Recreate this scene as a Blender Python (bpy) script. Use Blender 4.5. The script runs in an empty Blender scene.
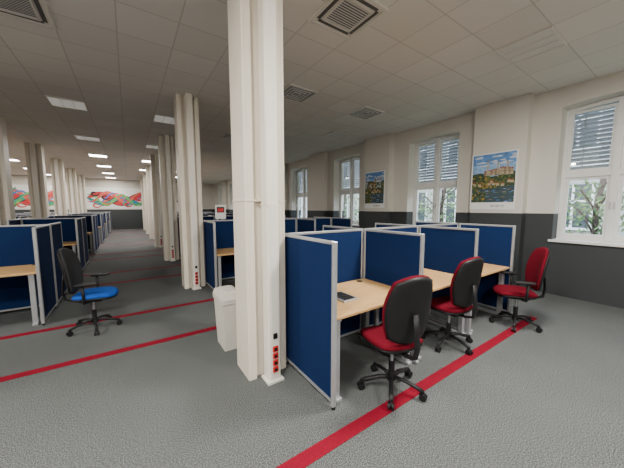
import bpy, bmesh, math, random
from mathutils import Vector, Matrix
random.seed(4)
scene=bpy.context.scene
COL=scene.collection

# ---------------------------------------------------------------- materials
def mat(name,color,rough=0.6,metal=0.0,emis=None,estr=0.0,noise=None,bump=None,spec=None):
    m=bpy.data.materials.new(name); m.use_nodes=True
    nt=m.node_tree; b=nt.nodes['Principled BSDF']
    b.inputs['Base Color'].default_value=(*color,1)
    b.inputs['Roughness'].default_value=rough
    b.inputs['Metallic'].default_value=metal
    if spec is not None: b.inputs['Specular IOR Level'].default_value=spec
    if emis:
        b.inputs['Emission Color'].default_value=(*emis,1); b.inputs['Emission Strength'].default_value=estr
    if noise:
        sc,amt=noise
        tc=nt.nodes.new('ShaderNodeTexCoord'); n=nt.nodes.new('ShaderNodeTexNoise'); n.inputs['Scale'].default_value=sc; n.inputs['Detail'].default_value=4
        r=nt.nodes.new('ShaderNodeValToRGB')
        r.color_ramp.elements[0].position=0.3; r.color_ramp.elements[1].position=0.7
        r.color_ramp.elements[0].color=(*[c*(1-amt) for c in color],1)
        r.color_ramp.elements[1].color=(*[min(1,c*(1+amt)) for c in color],1)
        nt.links.new(tc.outputs['Object'],n.inputs['Vector']); nt.links.new(n.outputs['Fac'],r.inputs['Fac'])
        nt.links.new(r.outputs['Color'],b.inputs['Base Color'])
        if bump:
            bp=nt.nodes.new('ShaderNodeBump'); bp.inputs['Strength'].default_value=bump; bp.inputs['Distance'].default_value=0.002
            nt.links.new(n.outputs['Fac'],bp.inputs['Height']); nt.links.new(bp.outputs['Normal'],b.inputs['Normal'])
    return m

M={}
M['column']=mat('column_paint',(0.76,0.70,0.60),0.45,noise=(3,0.03))
M['pole']=mat('pole_white',(0.80,0.75,0.67),0.35,noise=(5,0.02))
M['blue']=mat('fabric_blue',(0.005,0.019,0.075),0.9,noise=(350,0.3),bump=0.3,spec=0.12)
M['alu']=mat('aluminium',(0.50,0.51,0.53),0.35,0.6,noise=(20,0.04))
M['legs']=mat('leg_silver',(0.36,0.37,0.39),0.4,0.3,noise=(20,0.04))
M['red_fab']=mat('fabric_red',(0.12,0.003,0.012),0.9,noise=(300,0.25),bump=0.3,spec=0.12)
M['blue_fab']=mat('fabric_bright_blue',(0.008,0.08,0.42),0.9,noise=(300,0.2),bump=0.3,spec=0.2)
M['black']=mat('plastic_black',(0.010,0.010,0.011),0.5,noise=(60,0.2),spec=.3)
M['blackmesh']=mat('mesh_black',(0.015,0.016,0.019),0.8,noise=(400,0.4),bump=0.4)
M['tape']=mat('carpet_red',(0.20,0.005,0.020),0.85,noise=(200,0.4),bump=0.2,spec=0.1)
M['white']=mat('white_plastic',(0.74,0.72,0.67),0.4,noise=(8,0.02))
M['winwhite']=mat('window_paint',(0.74,0.74,0.72),0.4,noise=(8,0.02))
M['redsock']=mat('socket_red',(0.6,0.02,0.02),0.4,noise=(30,0.05))
M['grille']=mat('grille_grey',(0.10,0.10,0.10),0.6,noise=(30,0.1))
M['slatgrey']=mat('blind_slat',(0.42,0.45,0.50),0.5,noise=(10,0.05))
M['lampoff']=mat('diffuser_off',(0.72,0.72,0.70),0.4,noise=(30,0.03))
M['lampdim']=mat('diffuser_dim',(0.80,0.80,0.77),0.4,emis=(1,.97,.9),estr=.22,noise=(30,0.03))
M['lampon']=mat('diffuser_on',(0.9,0.9,0.88),0.4,emis=(1,0.97,0.92),estr=16)
M['bin']=mat('bin_plastic',(0.66,0.63,0.56),0.45,noise=(6,0.03))
M['cardboard']=mat('paper_white',(0.8,0.8,0.78),0.6,noise=(30,0.02))

def wood():
    m=bpy.data.materials.new('beech_laminate'); m.use_nodes=True; nt=m.node_tree; b=nt.nodes['Principled BSDF']
    tc=nt.nodes.new('ShaderNodeTexCoord'); mp=nt.nodes.new('ShaderNodeMapping'); mp.inputs['Scale'].default_value=(3,40,3)
    n=nt.nodes.new('ShaderNodeTexNoise'); n.inputs['Scale'].default_value=2; n.inputs['Detail'].default_value=5
    r=nt.nodes.new('ShaderNodeValToRGB'); r.color_ramp.elements[0].color=(0.50,0.29,0.115,1); r.color_ramp.elements[1].color=(0.65,0.41,0.185,1)
    r.color_ramp.elements[0].position=.3; r.color_ramp.elements[1].position=.7
    nt.links.new(tc.outputs['Object'],mp.inputs['Vector']); nt.links.new(mp.outputs[0],n.inputs['Vector']); nt.links.new(n.outputs['Fac'],r.inputs['Fac']); nt.links.new(r.outputs['Color'],b.inputs['Base Color'])
    b.inputs['Roughness'].default_value=0.4; b.inputs['Specular IOR Level'].default_value=.35
    return m
M['wood']=wood()

def carpet():
    m=bpy.data.materials.new('carpet_grey'); m.use_nodes=True; nt=m.node_tree; b=nt.nodes['Principled BSDF']
    g=nt.nodes.new('ShaderNodeNewGeometry')
    n=nt.nodes.new('ShaderNodeTexNoise'); n.inputs['Scale'].default_value=130; n.inputs['Detail'].default_value=3; n.inputs['Roughness'].default_value=.8
    r=nt.nodes.new('ShaderNodeValToRGB'); e=r.color_ramp.elements
    e[0].position=.36; e[0].color=(0.030,0.034,0.035,1); e[1].position=.66; e[1].color=(0.27,0.285,0.285,1)
    x=r.color_ramp.elements.new(.5); x.color=(0.092,0.099,0.100,1)
    n2=nt.nodes.new('ShaderNodeTexNoise'); n2.inputs['Scale'].default_value=1.2
    mx=nt.nodes.new('ShaderNodeMix'); mx.data_type='RGBA'; mx.blend_type='MULTIPLY'; mx.inputs['Factor'].default_value=.35
    r2=nt.nodes.new('ShaderNodeValToRGB'); r2.color_ramp.elements[0].position=.35; r2.color_ramp.elements[1].position=.65; r2.color_ramp.elements[0].color=(.75,.75,.75,1)
    nt.links.new(g.outputs['Position'],n.inputs['Vector']); nt.links.new(g.outputs['Position'],n2.inputs['Vector'])
    nt.links.new(n.outputs['Fac'],r.inputs['Fac']); nt.links.new(n2.outputs['Fac'],r2.inputs['Fac'])
    nt.links.new(r.outputs['Color'],mx.inputs['A']); nt.links.new(r2.outputs['Color'],mx.inputs['B'])
    nt.links.new(mx.outputs['Result'],b.inputs['Base Color'])
    b.inputs['Roughness'].default_value=.95; b.inputs['Specular IOR Level'].default_value=.08
    bp=nt.nodes.new('ShaderNodeBump'); bp.inputs['Strength'].default_value=.1; bp.inputs['Distance'].default_value=.002
    nt.links.new(n.outputs['Fac'],bp.inputs['Height']); nt.links.new(bp.outputs['Normal'],b.inputs['Normal'])
    return m
M['carpet']=carpet()

def wallmat():
    m=bpy.data.materials.new('wall_paint_two_tone'); m.use_nodes=True; nt=m.node_tree; b=nt.nodes['Principled BSDF']
    g=nt.nodes.new('ShaderNodeNewGeometry'); s=nt.nodes.new('ShaderNodeSeparateXYZ'); mt=nt.nodes.new('ShaderNodeMath'); mt.operation='GREATER_THAN'; mt.inputs[1].default_value=1.5
    mx=nt.nodes.new('ShaderNodeMix'); mx.data_type='RGBA'
    mx.inputs['A'].default_value=(0.034,0.039,0.042,1); mx.inputs['B'].default_value=(0.65,0.62,0.56,1)
    n=nt.nodes.new('ShaderNodeTexNoise'); n.inputs['Scale'].default_value=30; bp=nt.nodes.new('ShaderNodeBump'); bp.inputs['Strength'].default_value=.15; bp.inputs['Distance'].default_value=.003
    nt.links.new(g.outputs['Position'],s.inputs[0]); nt.links.new(s.outputs['Z'],mt.inputs[0]); nt.links.new(mt.outputs[0],mx.inputs['Factor']); nt.links.new(mx.outputs['Result'],b.inputs['Base Color'])
    nt.links.new(g.outputs['Position'],n.inputs['Vector']); nt.links.new(n.outputs['Fac'],bp.inputs['Height']); nt.links.new(bp.outputs['Normal'],b.inputs['Normal'])
    b.inputs['Roughness'].default_value=.6
    return m
M['wall']=wallmat()

def ceilmat():
    m=bpy.data.materials.new('ceiling_tiles'); m.use_nodes=True; nt=m.node_tree; b=nt.nodes['Principled BSDF']
    g=nt.nodes.new('ShaderNodeNewGeometry')
    br=nt.nodes.new('ShaderNodeTexBrick'); br.offset=0; br.inputs['Scale'].default_value=1
    br.inputs['Brick Width'].default_value=.6; br.inputs['Row Height'].default_value=.6; br.inputs['Mortar Size'].default_value=.007; br.inputs['Mortar Smooth'].default_value=.1
    br.inputs['Color1'].default_value=(0.77,0.75,0.71,1); br.inputs['Color2'].default_value=(0.83,0.81,0.77,1); br.inputs['Mortar'].default_value=(0.60,0.58,0.54,1)
    n=nt.nodes.new('ShaderNodeTexNoise'); n.inputs['Scale'].default_value=90
    bp=nt.nodes.new('ShaderNodeBump'); bp.inputs['Strength'].default_value=.2; bp.inputs['Distance'].default_value=.003
    nt.links.new(g.outputs['Position'],br.inputs['Vector']); nt.links.new(br.outputs['Color'],b.inputs['Base Color'])
    nt.links.new(g.outputs['Position'],n.inputs['Vector']); nt.links.new(n.outputs['Fac'],bp.inputs['Height']); nt.links.new(bp.outputs['Normal'],b.inputs['Normal'])
    b.inputs['Roughness'].default_value=.7
    return m
M['ceil']=ceilmat()

def glassmat():
    m=bpy.data.materials.new('window_glass'); m.use_nodes=True; nt=m.node_tree
    for n in list(nt.nodes):
        if n.type!='OUTPUT_MATERIAL': nt.nodes.remove(n)
    o=[n for n in nt.nodes][0]; t=nt.nodes.new('ShaderNodeBsdfTransparent'); t.inputs[0].default_value=(.93,.96,.97,1)
    gl=nt.nodes.new('ShaderNodeBsdfGlossy'); gl.inputs['Roughness'].default_value=.02; mx=nt.nodes.new('ShaderNodeMixShader'); mx.inputs[0].default_value=.09
    nt.links.new(t.outputs[0],mx.inputs[1]); nt.links.new(gl.outputs[0],mx.inputs[2]); nt.links.new(mx.outputs[0],o.inputs[0])
    return m
M['glass']=glassmat()

# ---------------------------------------------------------------- mesh builder
class B:
    def __init__(s): s.v=[]; s.f=[]; s.m=[]; s.sm=[]; s.mats=[]
    def mi(s,k):
        if k not in s.mats: s.mats.append(k)
        return s.mats.index(k)
    def add(s,vs,fs,k,smooth=False,T=None):
        o=len(s.v); i=s.mi(k)
        for p in vs:
            p=Vector(p)
            if T is not None: p=T@p
            s.v.append(p)
        for f in fs:
            s.f.append([a+o for a in f]); s.m.append(i); s.sm.append(smooth)
    def box(s,x0,x1,y0,y1,z0,z1,k,T=None):
        vs=[(x0,y0,z0),(x1,y0,z0),(x1,y1,z0),(x0,y1,z0),(x0,y0,z1),(x1,y0,z1),(x1,y1,z1),(x0,y1,z1)]
        fs=[(0,3,2,1),(4,5,6,7),(0,1,5,4),(1,2,6,5),(2,3,7,6),(3,0,4,7)]
        s.add(vs,fs,k,False,T)
    def cbox(s,x0,x1,y0,y1,z0,z1,c,k,T=None):
        def ring(i,z):
            a,b,d,e=x0+i,x1-i,y0+i,y1-i
            return [(a+c,d,z),(b-c,d,z),(b,d+c,z),(b,e-c,z),(b-c,e,z),(a+c,e,z),(a,e-c,z),(a,d+c,z)]
        rs=[ring(c,z0),ring(0,z0+c),ring(0,z1-c),ring(c,z1)]
        vs=[p for r in rs for p in r]; fs=[tuple(range(7,-1,-1)),tuple(range(24,32))]
        for r in range(3):
            for i in range(8):
                j=(i+1)%8; fs.append((r*8+i,r*8+j,r*8+8+j,r*8+8+i))
        s.add(vs,fs,k,False,T)
    def cyl(s,p0,p1,r0,r1,k,seg=16,T=None,smooth=True):
        p0=Vector(p0);p1=Vector(p1);d=(p1-p0).normalized()
        a=d.orthogonal().normalized(); b=d.cross(a)
        vs=[];n=seg
        for p,r in((p0,r0),(p1,r1)):
            for i in range(n):
                t=2*math.pi*i/n; vs.append(p+a*math.cos(t)*r+b*math.sin(t)*r)
        s.add(vs,[(i,(i+1)%n,n+(i+1)%n,n+i) for i in range(n)],k,smooth,T)
        s.add(vs,[tuple(range(n-1,-1,-1)),tuple(range(n,2*n))],k,False,T)
    def tube(s,path,r,k,seg=10,T=None,flat=1.0):
        pts=[Vector(p) for p in path]; rings=[]; up=None
        for i,p in enumerate(pts):
            d=(pts[min(i+1,len(pts)-1)]-pts[max(i-1,0)]).normalized()
            if up is None: up=d.orthogonal().normalized() if abs(d.x)>.9 else Vector((1,0,0))
            a=(up-d*up.dot(d)).normalized(); up=a; b=d.cross(a)
            rings.append([p+a*math.cos(t)*r+b*math.sin(t)*r*flat for t in [2*math.pi*j/seg for j in range(seg)]])
        vs=[q for R in rings for q in R]; fs=[]
        for i in range(len(pts)-1):
            for j in range(seg):
                fs.append((i*seg+j,i*seg+(j+1)%seg,(i+1)*seg+(j+1)%seg,(i+1)*seg+j))
        fs+= [tuple(range(seg-1,-1,-1)),tuple(range((len(pts)-1)*seg,len(pts)*seg))]
        s.add(vs,fs,k,True,T)
    def pillow(s,fn,k,n=14,T=None,corner=0.5,ex=8):
        vs=[];idx={}
        def sq(u,v): return u*math.sqrt(max(0,1-corner*v*v/2)), v*math.sqrt(max(0,1-corner*u*u/2))
        for side in(1,-1):
            for i in range(n+1):
                for j in range(n+1):
                    u=2*i/n-1; v=2*j/n-1
                    u=math.copysign(abs(u)**.75,u); v=math.copysign(abs(v)**.75,v)
                    edge=(i in(0,n)) or (j in(0,n))
                    if edge and side==-1: idx[(side,i,j)]=idx[(1,i,j)]; continue
                    x,y=sq(u,v)
                    t=side*((max(0,1-abs(u)**ex))**.5)*((max(0,1-abs(v)**ex))**.5)
                    idx[(side,i,j)]=len(vs); vs.append(fn(x,y,t))
        fs=[]
        for side in(1,-1):
            for i in range(n):
                for j in range(n):
                    q=[idx[(side,i,j)],idx[(side,i+1,j)],idx[(side,i+1,j+1)],idx[(side,i,j+1)]]
                    fs.append(q if side==1 else q[::-1])
        s.add(vs,fs,k,True,T)
    def mesh(s,name):
        me=bpy.data.meshes.new(name); me.from_pydata([tuple(p) for p in s.v],[],s.f)
        for k in s.mats: me.materials.append(M[k])
        for i,p in enumerate(me.polygons): p.material_index=s.m[i]; p.use_smooth=s.sm[i]
        me.update(); return me
    def obj(s,name,loc=(0,0,0),rz=0):
        o=bpy.data.objects.new(name,s.mesh(name)); o.location=loc; o.rotation_euler=(0,0,rz); COL.objects.link(o); return o
def inst(name,me,loc,rz=0):
    o=bpy.data.objects.new(name,me); o.location=loc; o.rotation_euler=(0,0,rz); COL.objects.link(o); return o

XW=6.45; YF=25.0; YB=-3.6; XL=-10.0; H=3.72
# ---------------------------------------------------------------- shell
b=B(); b.box(XL-.3,XW+.5,YB-.3,YF+.3,-.2,0,'carpet'); b.obj('floor')
b=B(); b.box(XL-.3,XW+.5,YB-.3,YF+.3,H,H+.2,'ceil'); b.obj('ceiling')
b=B(); b.box(XL-.3,XL,YB,YF,0,H,'wall'); b.obj('wall_left')
b=B(); b.box(XL-.3,XW+.5,YF,YF+.3,0,H,'wall'); b.obj('wall_far')
b=B(); b.box(XL-.3,XW+.5,YB-.3,YB,0,H,'wall'); b.obj('wall_back')
WC=[-2.35,.92,4.08,7.35,10.55,13.6,16.8,20.0,23.1]; HW=.68; SILL=1.02; WT=3.43; SPR=3.37
PC=[-.75,2.50,5.75,8.9,12.05,15.2,18.4,21.55]
b=B(); y=YB
for c in WC:
    b.box(XW,XW+.5,y,c-HW,0,H,'wall'); b.box(XW,XW+.5,c-HW,c+HW,0,SILL,'wall'); b.box(XW,XW+.5,c-HW,c+HW,WT,H,'wall')
    n=12; vs=[];fs=[]
    for i in range(n+1):
        t=-1+2*i/n; yy=c+t*HW; zz=SPR+(WT-.01-SPR)*(1-t*t)
        vs+=[(XW,yy,zz),(XW+.5,yy,zz),(XW,yy,WT),(XW+.5,yy,WT)]
    for i in range(n):
        a=i*4; e=a+4
        fs+=[(a,e,e+2,a+2),(a+1,a+3,e+3,e+1),(a,a+1,e+1,e)]
    b.add(vs,fs,'wall'); y=c+HW
b.box(XW,XW+.5,y,YF,0,H,'wall'); b.obj('wall_right')
for c in PC:
    b=B(); b.box(XW-.2,XW+.01,c-.48,c+.48,0,H,'wall'); b.obj('wall_pilaster')

# windows
def window(i,c):
    X=XW+.27; b=B(); k='winwhite'
    y0,y1=c-HW,c+HW; zt=2.2
    b.box(X,X+.07,y0,y0+.06,SILL+.07,SPR-.07,k); b.box(X,X+.07,y1-.06,y1,SILL+.07,SPR-.07,k)
    b.box(X,X+.07,y0,y1,SILL+.006,SILL+.07,k)
    b.box(X-.026,X+.085,c-.045,c+.045,SILL+.01,WT-.03,k)
    b.box(X-.018,X+.078,y0+.002,y1-.002,zt-.05,zt+.05,k)
    n=12; vs=[];fs=[]
    for j in range(n+1):
        t=-1+2*j/n; yy=c+t*HW; zz=SPR+(WT-.01-SPR)*(1-t*t)
        vs+=[(X,yy,zz-.07),(X+.07,yy,zz-.07),(X,yy,zz),(X+.07,yy,zz)]
    for j in range(n):
        a=j*4;e=a+4; fs+=[(a,e,e+2,a+2),(a+1,a+3,e+3,e+1),(a,a+1,e+1,e),(a+2,e+2,e+3,a+3)]
    b.add(vs,fs,k)
    for s0,s1 in((y0+.06,c-.045),(c+.045,y1-.06)):
        for z0,z1 in((SILL+.07,zt-.05),(zt+.05,SPR-.05)):
            w=.045
            b.box(X+.012,X+.06,s0,s0+w,z0,z1,k); b.box(X+.012,X+.06,s1-w,s1,z0,z1,k)
            b.box(X+.012,X+.06,s0+w,s1-w,z0,z0+w,k); b.box(X+.012,X+.06,s0+w,s1-w,z1-w,z1,k)
        q=(s1+.02 if s1<c else s0-.02)
        b.box(X-.045,X-.027,q-.012,q+.012,1.58,1.70,'alu')
    b.box(X+.03,X+.035,y0+.05,y1-.05,SILL+.05,SPR-.02,'glass')
    b.box(XW-.05,X-.001,y0-.04,y1+.04,SILL-.035,SILL+.005,k)
    z=2.26
    while z<3.40:
        T=Matrix.Translation((X+.17,c,z))@Matrix.Rotation(math.radians(44),4,'Y')
        b.box(-.038,.038,-HW+.01,HW-.01,-.002,.002,'slatgrey',T); z+=.075
    for yy in(c-.45,c+.45): b.box(X+.168,X+.172,yy-.01,yy+.01,2.2,3.4,'slatgrey')
    b.obj('window_%d'%i)
for i,c in enumerate(WC): window(i+1,c)

# ---------------------------------------------------------------- red floor lines
for k in range(7):
    for y in (1.33+3.45*k,3.60+3.45*k):
        if y<YF-.5:
            b=B(); b.box(XL+1,4.85,y-.05,y+.05,0,.004,'tape'); b.obj('red_carpet_strip')

# ---------------------------------------------------------------- columns
def column_mesh():
    b=B(); k='column'
    b.box(-.165,.165,-.12,.15,0,H,k)
    for sx in(-1,1):
        x0,x1=sorted((sx*.165,sx*.195)); b.cbox(x0,x1,-.16,.17,0,H,.004,k)
        x0,x1=sorted((sx*.115,sx*.17)); b.box(x0,x1,-.158,-.115,0,H,k)
    b.box(-.20,.20,-.165,.175,1.66,1.672,k)
    b.cbox(-.055,.065,-.30,-.17,0,H,.012,'pole')
    b.box(-.028,.038,-.304,-.29,.05,1.62,'white')
    b.box(-.057,.067,-.303,-.165,1.62,1.64,'column')
    b.box(-.075,.085,-.32,-.16,0,.02,'white')
    for i in range(4):
        z=.10+i*.065
        b.cbox(-.022,.032,-.315,-.302,z,z+.055,.004,'redsock')
        b.cyl((.005,-.3155,z+.027),(.005,-.318,z+.027),.016,.016,'black',14)
    b.box(-.015,.025,-.312,-.302,.42,.47,'black')
    return b.mesh('column_mesh')
cm=column_mesh()
CY=[2.43+3.45*k for k in range(7)]
for y in CY:
    for x in(1.035,-2.48,-6.0):
        inst('structural_column',cm,(x,y,0))

# ---------------------------------------------------------------- furniture meshes
PH=1.35
def panel_mesh(L,z0=.06,feet=True):
    b=B(); t=.02
    b.box(-L/2+.02,L/2-.02,-.014,.014,z0+.02,PH-.025,'blue')
    b.cbox(-L/2,-L/2+.03,-t,t,0.02,PH,.006,'alu'); b.cbox(L/2-.03,L/2,-t,t,.02,PH,.006,'alu')
    b.cbox(-L/2+.03,L/2-.03,-t,t,PH-.028,PH,.006,'alu'); b.box(-L/2+.03,L/2-.03,-t,t,z0,z0+.025,'alu')
    if feet:
        for x in(-L/2+.015,L/2-.015): b.cyl((x,0,0),(x,0,.03),.018,.014,'black',10)
    return b.mesh('partition_mesh')
def short_panel_mesh(L):
    b=B(); t=.02
    b.box(-L/2+.02,L/2-.02,-.014,.014,.66,PH-.025,'blue')
    b.cbox(-L/2,-L/2+.03,-t,t,.64,PH,.006,'alu'); b.cbox(L/2-.03,L/2,-t,t,.64,PH,.006,'alu')
    b.cbox(-L/2+.03,L/2-.03,-t,t,PH-.028,PH,.006,'alu'); b.box(-L/2+.03,L/2-.03,-t,t,.64,.665,'alu')
    b.cbox(-L/2+.03,-L/2+.09,-.02,.02,.03,.64,.005,'legs'); b.cbox(L/2-.06,L/2-.02,-.018,.018,.03,.64,.005,'legs')
    b.cbox(-L/2+.01,L/2,-.022,.022,.0,.035,.005,'legs')
    b.box(-L/2+.05,L/2-.04,-.012,.012,.60,.64,'legs')
    return b.mesh('divider_mesh')
CW=1.11; DD=.80
def desk_mesh():
    b=B(); w=CW/2-.025
    b.cbox(-w,w,-.37,.375,.715,.742,.004,'wood')
    for sx in(-1,1):
        x0,x1=sorted((sx*(w-.03),sx*(w-.09)))
        b.cbox(x0,x1,-.33,-.27,.03,.69,.006,'legs'); b.cbox(x0,x1,.24,.29,.03,.69,.006,'legs')
        b.cbox(x0,x1,-.36,.33,0,.035,.006,'legs')
        b.box(x0,x1,-.34,.34,.685,.715,'legs')
    b.box(-w+.09,w-.09,.20,.24,.66,.70,'legs')
    b.box(-w+.1,w-.1,.26,.34,.60,.61,'alu')
    b.cyl((w-.15,.30,.742),(w-.15,.30,.746),.035,.035,'black',18)
    return b.mesh('desk_mesh')
mEnd=panel_mesh(DD); mSpine=panel_mesh(CW-.03); mDiv=short_panel_mesh(DD); mDesk=desk_mesh()
def block(x0,n,y0,dirx=1):
    ys=y0+DD+.025
    for i in range(n+1):
        x=x0+dirx*i*CW
        me=mEnd if i in(0,n) else mDiv
        inst('partition_panel',me,(x,y0+DD/2,0),math.radians(90))
        inst('partition_panel',me,(x,ys+.025+DD/2,0),math.radians(-90))
    for i in range(n):
        x=x0+dirx*(i+.5)*CW
        inst('partition_panel',mSpine,(x,ys,0))
        inst('office_desk',mDesk,(x,y0+DD/2+.0,0))
        inst('office_desk',mDesk,(x,ys+.025+DD/2,0),math.pi)
for k in range(7):
    y0=1.55+3.45*k
    if y0>YF-2.5: continue
    block(1.27,3,y0)
    if k>0 :
        block(-1.05,1,y0,-1); block(-2.78,2,y0,-1); block(-6.4,3,y0,-1)

# ---------------------------------------------------------------- chairs
def chair_mesh(seat,backc,shell,arms=False,tall=.29,rot=.3):
    b=B()
    for i in range(5):
        a=2*math.pi*i/5+rot; d=Vector((math.cos(a),math.sin(a),0)); n=Vector((-d.y,d.x,0)); R=.27
        pts=[d*.03+Vector((0,0,.115)),d*.11+Vector((0,0,.115)),d*.20+Vector((0,0,.095)),d*R+Vector((0,0,.075))]
        b.tube(pts,.019,'black',8,flat=.8)
        c=d*R
        b.cyl(c+Vector((0,0,.08)),c+Vector((0,0,.045)),.010,.010,'black',8)
        for s in(-1,1):
            p=c+n*.016*s+Vector((0,0,.029)); b.cyl(p-n*.009,p+n*.009,.029,.029,'black',16)
        b.tube([c-d*.026+Vector((0,0,.04)),c-d*.012+Vector((0,0,.06)),c+d*.012+Vector((0,0,.06)),c+d*.026+Vector((0,0,.04))],.010,'black',6)
    b.cyl((0,0,.085),(0,0,.135),.038,.032,'black',18); b.cyl((0,0,.135),(0,0,.26),.026,.026,'black',16); b.cyl((0,0,.26),(0,0,.385),.014,.014,'alu',14)
    b.cbox(-.08,.08,-.14,.12,.38,.43,.012,'black')
    b.tube([(.07,.02,.40),(.16,.03,.405),(.24,.03,.40)],.007,'black',8)
    def sf(x,y,t,sc=1,zc=.468,th=.036):
        return (x*.240*sc, .035+y*.235*sc, zc+t*th-.028*max(0,y-.45)**2*3+.012*x*x)
    b.pillow(lambda x,y,t:sf(x,y,t),seat,18,corner=.65,ex=5)
    b.pillow(lambda x,y,t:sf(x,y,t,.98,.440,.024),'black',14,corner=.65)
    def yc(x,z): return -.235-.035*z+.055*x*x+.018*(1-((z+.35)/1.2)**2)
    def wd(z): return .228*(1-.09*max(0,z)**2-.05*max(0,-z))
    b.pillow(lambda x,z,t:(x*wd(z), yc(x,z)+t*.028, .80+tall*z),backc,20,corner=.65,ex=5)
    if shell:
        b.pillow(lambda x,z,t:(x*wd(z)*.985, yc(x,z)-.025+t*.021, .797+tall*.98*z),'black',18,corner=.65,ex=5)
    b.tube([(0,-.08,.405),(0,-.20,.40),(0,-.285,.43),(0,-.305,.52),(0,-.292,.66),(0,-.275,.78)],.028,'black',10,flat=.45)
    if arms:
        for s in(-1,1):
            x=s*.285
            b.tube([(s*.08,.0,.415),(s*.2,.0,.415),(x,-.01,.43),(x,-.015,.52),(x,-.02,.645)],.016,'black',8)
            b.pillow(lambda u,v,t:(x+u*.04,.02+v*.125,.662+t*.016),'black',8)
    return b.mesh('office_chair_mesh')
red=chair_mesh('red_fab','red_fab',True)
red2=chair_mesh('red_fab','red_fab',True,rot=.9)
redarm=chair_mesh('red_fab','red_fab',True,True)
blue=chair_mesh('blue_fab','blackmesh',True,True,tall=.30)
inst('office_chair',red,(1.85,1.47,.004),math.radians(-14))
inst('office_chair',red2,(3.05,1.62,.0),math.radians(-8))
inst('office_chair',redarm,(4.30,1.38,.004),math.radians(36))
inst('office_chair',blue,(-.45,4.50,0),math.radians(-100))
inst('office_chair',blue,(-1.65,11.5,0),math.radians(10))
inst('office_chair',blue,(-1.65,8.05,0),math.radians(10))
inst('office_chair',redarm,(1.9,4.62,0),math.radians(10))
inst('office_chair',redarm,(3.0,8.05,0),math.radians(-10))

# desk power module
b=B(); b.cbox(-.13,.13,-.09,.09,0,.014,.003,'alu'); b.box(-.11,.11,-.072,.072,.014,.017,'grille')
for i in range(4): b.box(-.10+i*.053,-.058+i*.053,-.06,.06,.017,.02,'black')
b.obj('desk_power_module',(1.66,1.92,.743),math.radians(90))

# waste bin
b=B()
def ring(w,d,z): return [(-w,-d,z),(w,-d,z),(w,d,z),(-w,d,z)]
lv=[(.09,.15,0),(.11,.18,.54),(.12,.19,.545),(.12,.19,.60),(.10,.17,.655),(.09,.155,.66)]
vs=[p for l in lv for p in ring(*l)]; fs=[(3,2,1,0),(20,21,22,23)]
for r in range(5):
    for i in range(4):
        j=(i+1)%4; fs.append((r*4+i,r*4+j,r*4+4+j,r*4+4+i))
b.add(vs,fs,'bin'); b.box(-.08,.08,-.195,-.17,.585,.60,'white'); b.box(-.06,.06,-.14,.14,.655,.668,'white')
b.obj('waste_bin',(.90,3.07,0))

# ---------------------------------------------------------------- ceiling fixtures
def vent():
    b=B()
    b.box(-.31,.31,-.31,.31,-.012,.0,'white')
    for s in(-1,1):
        b.box(-.31,.31,*sorted((s*.31,s*.27)),-.03,-.012,'white'); b.box(*sorted((s*.31,s*.27)),-.27,.27,-.03,-.012,'white')
        b.box(-.22,.22,*sorted((s*.255,s*.215)),-.016,-.012,'grille'); b.box(*sorted((s*.255,s*.215)),-.22,.22,-.016,-.012,'grille')
    b.box(-.19,.19,-.19,.19,-.014,-.012,'grille')
    for s in(-1,1):
        b.box(-.20,.20,*sorted((s*.20,s*.18)),-.03,-.012,'white'); b.box(*sorted((s*.20,s*.18)),-.2,.2,-.03,-.012,'white')
    for i in range(11):
        y=-.16+i*.032; T=Matrix.Translation((0,y,-.022))@Matrix.Rotation(math.radians(15),4,'X'); b.box(-.18,.18,-.010,.010,-.0015,.0015,'lampoff',T)
    return b.mesh('vent_mesh')
vm=vent()
for x,y in((2.10,2.40),(-.90,4.2)):
    inst('ceiling_air_vent',vm,(x,y,H))
M['panelgrey']=mat('diffuser_grey',(0.30,0.31,0.33),.4,noise=(40,.05))
def diffuser():
    b=B()
    for s in(-1,1):
        b.box(-.3,.3,*sorted((s*.3,s*.27)),-.02,0,'white'); b.box(*sorted((s*.3,s*.27)),-.27,.27,-.02,0,'white')
    b.box(-.27,.27,-.27,.27,-.006,0,'panelgrey')
    for i in range(1,4):
        r=.27-i*.065
        for s in(-1,1):
            b.box(-r,r,*sorted((s*r,s*(r-.012))),-.016,-.006,'lampoff'); b.box(*sorted((s*r,s*(r-.012))),-r+.012,r-.012,-.016,-.006,'lampoff')
    return b.mesh('square_diffuser')
dm=diffuser()
for x,y in((2.7,4.5),(4.5,4.5),(2.7,8.1)): inst('ceiling_air_diffuser',dm,(x,y,H))
def lamp(k):
    b=B()
    for s in(-1,1):
        b.box(-.3,.3,*sorted((s*.3,s*.275)),-.02,0,'white'); b.box(*sorted((s*.3,s*.275)),-.275,.275,-.02,0,'white')
    b.box(-.275,.275,-.275,.275,-.012,0,k)
    for x in(-.09,.09): b.box(x-.004,x+.004,-.275,.275,-.018,-.012,'white')
    return b.mesh('lamp_mesh')
lon,loff,ldim=lamp('lampon'),lamp('lampoff'),lamp('lampdim')
al={}
def lit(x,y,P):
    f=inst('ceiling_light',lon,(x,y,H))
    if P not in al:
        d=bpy.data.lights.new('panel_lamp','AREA'); d.shape='SQUARE'; d.size=.55; d.energy=P; d.color=(1,.95,.87); al[P]=d
    o=bpy.data.objects.new('lamp',al[P]); o.parent=f; o.location=(0,0,-.03); COL.objects.link(o)
for x in(-.9,-4.2,-7.5):
    for y in(7.5,10.8): inst('ceiling_light',ldim,(x,y,H))
    for y in(14.1,17.4,20.7,23.7): lit(x,y,65)
for x in(2.7,5.1):
    for y in(6.3,10.5): inst('ceiling_light',loff,(x,y,H))
for y in(14.1,17.4,20.7): lit(2.7,y,65)
for y in(14.5,17.9): lit(.9,y,30)
for x,y in((.9,7.5),(.9,11.0)): inst('ceiling_light',ldim,(x,y,H))
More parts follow.
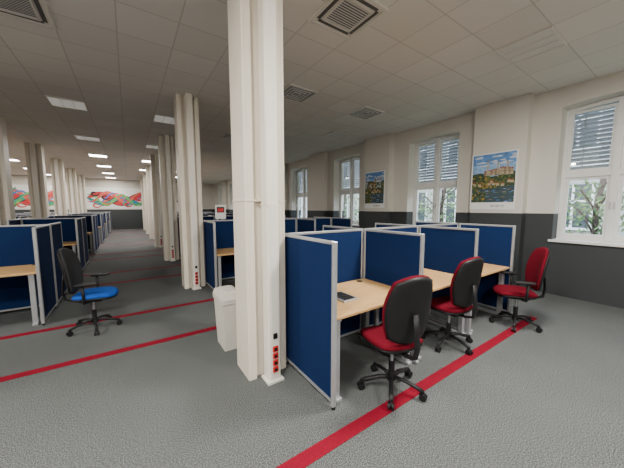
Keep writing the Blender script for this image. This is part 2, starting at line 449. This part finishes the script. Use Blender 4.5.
inst('ceiling_light',loff,(4.5,1.5,H))
for x,y in((3.0,.9),(-.9,.6),(-.9,-2.2),(3.0,-2.2),(-4.2,.6),(-4.2,4.0),(-7.5,4.0)): lit(x,y,175)

# ---------------------------------------------------------------- posters
for nme,c in {'sky':(.10,.24,.52),'sky2':(.25,.42,.66),'cloud':(.5,.56,.64),'hill':(.035,.06,.025),'stone':(.40,.33,.22),'stone2':(.26,.19,.12),'roof':(.28,.09,.04),'river':(.04,.07,.09),'bank':(.10,.13,.03),'autumn':(.30,.20,.04),'pdark':(.03,.03,.03),
              'teal':(.02,.30,.22),'mred':(.55,.03,.04),'mgreen':(.15,.4,.10),'mblue':(.04,.15,.5),'mpink':(.6,.15,.3),'mblack':(.02,.02,.02),'morange':(.6,.12,.08),'facade':(.38,.37,.35),'facwin':(.05,.06,.07),'leaf':(.05,.12,.035),'leaf2':(.11,.20,.06),'bark':(.06,.04,.03),'grass':(.08,.12,.05)}.items():
    M[nme]=mat('paint_'+nme,c,.7,noise=(12,.25))
def poster(loc,w,h,var):
    b=B(); rnd=random.Random(var); dd=[.013]
    def P(u,v,d): return (-d,(-u)*w, v*h)
    def poly(pts,k):
        dd[0]+=.000012; b.add([P(u,v,dd[0]) for u,v in pts],[tuple(range(len(pts)))],k)
    def rect(u0,u1,v0,v1,k): poly([(u0,v0),(u1,v0),(u1,v1),(u0,v1)],k)
    b.box(-.012,0,-w/2,w/2,0,h,'cardboard')
    L,R=-.47,.47; B0,T0=.13,.98
    def blob(x,v,rx,ry,k):
        poly([(min(R,max(L,x+rx*math.cos(t*.9)*rnd.uniform(.7,1.2))),min(T0,max(B0,v+ry*math.sin(t*.9)*rnd.uniform(.7,1.2)))) for t in range(7)],k)
    rect(L,R,.5,T0,'sky'); rect(L,R,.5,.80,'sky2')
    for i in range(14): blob(rnd.uniform(L,R),rnd.uniform(.78,.95),rnd.uniform(.05,.14),.018,'cloud')
    ridge=.62 if var==1 else .72
    poly([(L,.3),(R,.3)]+[(R-(R-L)*i/18,ridge+.035*math.sin(i*.45+var)+rnd.uniform(-.008,.008)) for i in range(19)],'hill')
    if var==1:
        for i in range(13):
            x=-.20+i*.048; z=ridge-.02; hh=rnd.uniform(.07,.12)
            rect(x,x+.05,z,z+hh,rnd.choice(['stone','stone','stone2'])); poly([(x-.004,z+hh),(x+.054,z+hh),(x+.04,z+hh+.025),(x+.01,z+hh+.025)],'roof')
            for q in range(3): rect(x+.008+q*.014,x+.014+q*.014,z+hh*.5,z+hh*.65,'pdark')
        for x,hh in((-.12,.22),(.10,.17),(.30,.19)):
            rect(x-.016,x+.016,ridge,ridge+hh,'stone'); poly([(x-.02,ridge+hh),(x+.02,ridge+hh),(x,ridge+hh+.05)],'stone2')
    else:
        for i in range(8):
            x=L+.01+i*.115; hh=rnd.uniform(.10,.22); z=.55
            rect(x,min(R,x+.11),z,z+hh,rnd.choice(['stone','stone2','cloud'])); poly([(x,z+hh),(min(R,x+.11),z+hh),(x+.055,z+hh+.06)],'roof')
            for q in range(3):
                for s in range(2): rect(x+.02+q*.03,x+.032+q*.03,z+hh*(.3+.35*s),z+hh*(.45+.35*s),'pdark')
    for i in range(160):
        x=rnd.uniform(L,R); v=rnd.uniform(.38,ridge-.03); blob(x,v,.03,.022,rnd.choice(['hill','bank','hill','autumn' if x<.1 else 'bank']))
    for i in range(10):
        x=rnd.uniform(L,R-.08); z=rnd.uniform(.40,.48); rect(x,x+.07,z,z+.04,'stone'); poly([(x-.005,z+.04),(x+.075,z+.04),(x+.035,z+.075)],'roof')
    poly([(L,B0),(R,B0),(R,.42),(.1,.38),(L,.36)],'river')
    for i in range(60): 
        x=rnd.uniform(L,R); v=rnd.uniform(B0,.38); blob(x,v,.05,.006,rnd.choice(['sky','stone2','bank','hill','sky2']))
    for i in range(70):
        x=rnd.uniform(L,L+.34); v=rnd.uniform(B0,.46-.5*(x-L)); blob(x,v,.03,.024,rnd.choice(['hill','autumn','bank','hill']))
    pts=[P(-.02+.30*i/40,.065+.018*math.sin(i*1.15)*(1+.5*math.sin(i*.37)),.014) for i in range(41)]
    b.tube(pts,.003,'pdark',5)
    return b.obj('city_poster',loc)
poster((XW-.2-.001,2.56,1.57),.84,1.16,1)
poster((XW-.2-.001,5.80,1.60),.80,1.10,2)

# ---------------------------------------------------------------- far wall mural, doors
def ribbon(b,path,w,k,y):
    n=len(path); vs=[];fs=[]
    for i,(x,z) in enumerate(path):
        x0,z0=path[max(0,i-1)];x1,z1=path[min(n-1,i+1)]
        dx,dz=x1-x0,z1-z0; l=math.hypot(dx,dz) or 1
        ww=w*math.sin(math.pi*(i+.5)/n)**.5
        vs+=[(x-dz/l*ww,y,z+dx/l*ww),(x+dz/l*ww,y,z-dx/l*ww)]
    for i in range(n-1): fs.append((2*i,2*i+1,2*i+3,2*i+2))
    b.add(vs,fs,k)
def mural(x0,x1,seed,name):
    b=B(); r=random.Random(seed); L=x1-x0
    b.box(x0-.2,x1+.2,YF-.012,YF,1.55,3.1,'cardboard')
    y=YF-.014
    def wave(ph,amp,fr,c): return [(x0+L*i/60,c+amp*math.sin(fr*i/60*6.28+ph)) for i in range(61)]
    for j,(k,w,ph,amp,c) in enumerate((('mblack',.25,0,.30,2.3),('mred',.20,0,.30,2.3),('mblack',.17,2.2,.25,2.15),('teal',.12,2.2,.25,2.15),('morange',.10,4.2,.35,2.4),('mblue',.05,3.1,.4,2.3),('mgreen',.07,1,.4,2.2))):
        ribbon(b,wave(ph,amp,1.4+.2*(j//2),c),w,k,y-.002*j)
    for j in range(10):
        cx=r.uniform(x0+.3,x1-.3);cz=r.uniform(1.8,2.9); k=r.choice(['mred','teal','mblack','morange','mred'])
        ribbon(b,[(cx+(.05+.018*t)*math.cos(t*.5),cz+(.05+.012*t)*math.sin(t*.5)) for t in range(14)],.05,k,y-.016-.001*j)
    return b.obj(name)
mural(-2.4,1.3,3,'wall_mural'); mural(-7.2,-3.6,8,'wall_mural')
def door(i,x,w=.95,h=2.1):
    b=B(); Y=YF-.002; b.box(x-w/2-.08,x-w/2,Y-.05,Y,0,h+.08,'mblack'); b.box(x+w/2,x+w/2+.08,Y-.05,Y,0,h+.08,'mblack'); b.box(x-w/2,x+w/2,Y-.05,Y,h,h+.08,'mblack')
    b.cbox(x-w/2,x+w/2,Y-.04,Y,0.005,h,.004,'white'); b.box(x+w/2-.15,x+w/2-.04,Y-.09,Y-.04,1.0,1.03,'alu'); b.obj('door_%d'%i)
door(1,3.4); door(2,-8.6)

# small framed notice clipped on a partition
def notice(x,y,z,rz=0,w=.22,h=.30):
    b=B(); b.cbox(-w/2,w/2,-.006,.006,0,h,.003,'cardboard'); b.box(-w/2+.03,w/2-.03,-.008,-.006,h*.45,h*.85,'mblack'); b.box(-w/2+.05,w/2-.05,-.0085,-.008,h*.52,h*.75,'mred')
    for s in(-1,1): b.box(s*w*.3-.01,s*w*.3+.01,-.004,.004,-.02,0,'alu')
    b.obj('notice_board',(x,y,z),rz)
notice(1.62,5.85,PH+.02)

# ---------------------------------------------------------------- outside
b=B(); b.box(XW+.5,60,-40,60,-1.2,-1.0,'grass'); b.obj('ground_outside')
b=B(); FX=19.0
b.box(FX,FX+6,-25,45,-1,9,'facade')
for i in range(23):
    y=-23+i*3.0
    for z in(.6,4.6):
        b.box(FX-.03,FX+.02,y-.7,y+.7,z,z+2.2,'facwin'); 
        for q in(-.72,0,.72): b.box(FX-.08,FX-.02,y+q-.05,y+q+.05,z,z+2.2,'winwhite')
        b.box(FX-.15,FX,y-.85,y+.85,z-.12,z,'winwhite'); b.box(FX-.08,FX-.02,y-.7,y+.7,z+1.3,z+1.4,'winwhite')
b.box(FX-.25,FX,-25,45,3.6,3.8,'winwhite'); b.box(FX-.4,FX+.1,-25,45,8.8,9.1,'roof')
b.obj('neighbouring_building')
def tree(x,y,s,N=1000):
    b=B(); r=random.Random(int(x*10+y))
    b.tube([(0,0,-1),(.05,.05,.3),(0,.1,1.6),(.1,0,2.6)],.10*s,'bark',8)
    for q in range(7):
        a=q*.9; b.tube([(0,.05,.4+q*.3),(math.cos(a)*.5*s,math.sin(a)*.5*s,.8+q*.3),(math.cos(a)*1.1*s,math.sin(a)*1.1*s,1.3+q*.28)],.03,'bark',5)
    for q in range(N):
        a=r.uniform(0,6.28);R=1.5*s*r.random()**.5;z=1.5+1.9*s*r.uniform(-1,1)*math.sqrt(max(0,1-(R/(1.5*s))**2))
        c=Vector((math.cos(a)*R,math.sin(a)*R,z)); u=Vector((r.gauss(0,1),r.gauss(0,1),r.gauss(0,1))).normalized()*.09; v=u.orthogonal().normalized()*.05
        b.add([c-u,c+v,c+u,c-v],[(0,1,2,3)],r.choice(['leaf','leaf2']))
    b.obj('garden_tree',(x,y,0))
tree(11,-.3,1.0,900); tree(11.5,1.8,.7,450); tree(12.5,7.2,.85,600); tree(10.8,10.0,.85,700); tree(13,15,1.2)

# ---------------------------------------------------------------- light
w=bpy.data.worlds.new('overcast_sky'); scene.world=w; w.use_nodes=True; nt=w.node_tree; bg=nt.nodes['Background']
bg.inputs['Color'].default_value=(.80,.87,1,1); bg.inputs['Strength'].default_value=8.5

# ---------------------------------------------------------------- camera
cd=bpy.data.cameras.new('camera'); cam=bpy.data.objects.new('camera',cd); COL.objects.link(cam); scene.camera=cam
cd.sensor_width=36; cd.lens=269/624*36; cd.clip_start=.05; cd.clip_end=200
cam.location=(0,0,1.6); cam.rotation_euler=(math.radians(90-5.5),0,-math.radians(34.2))
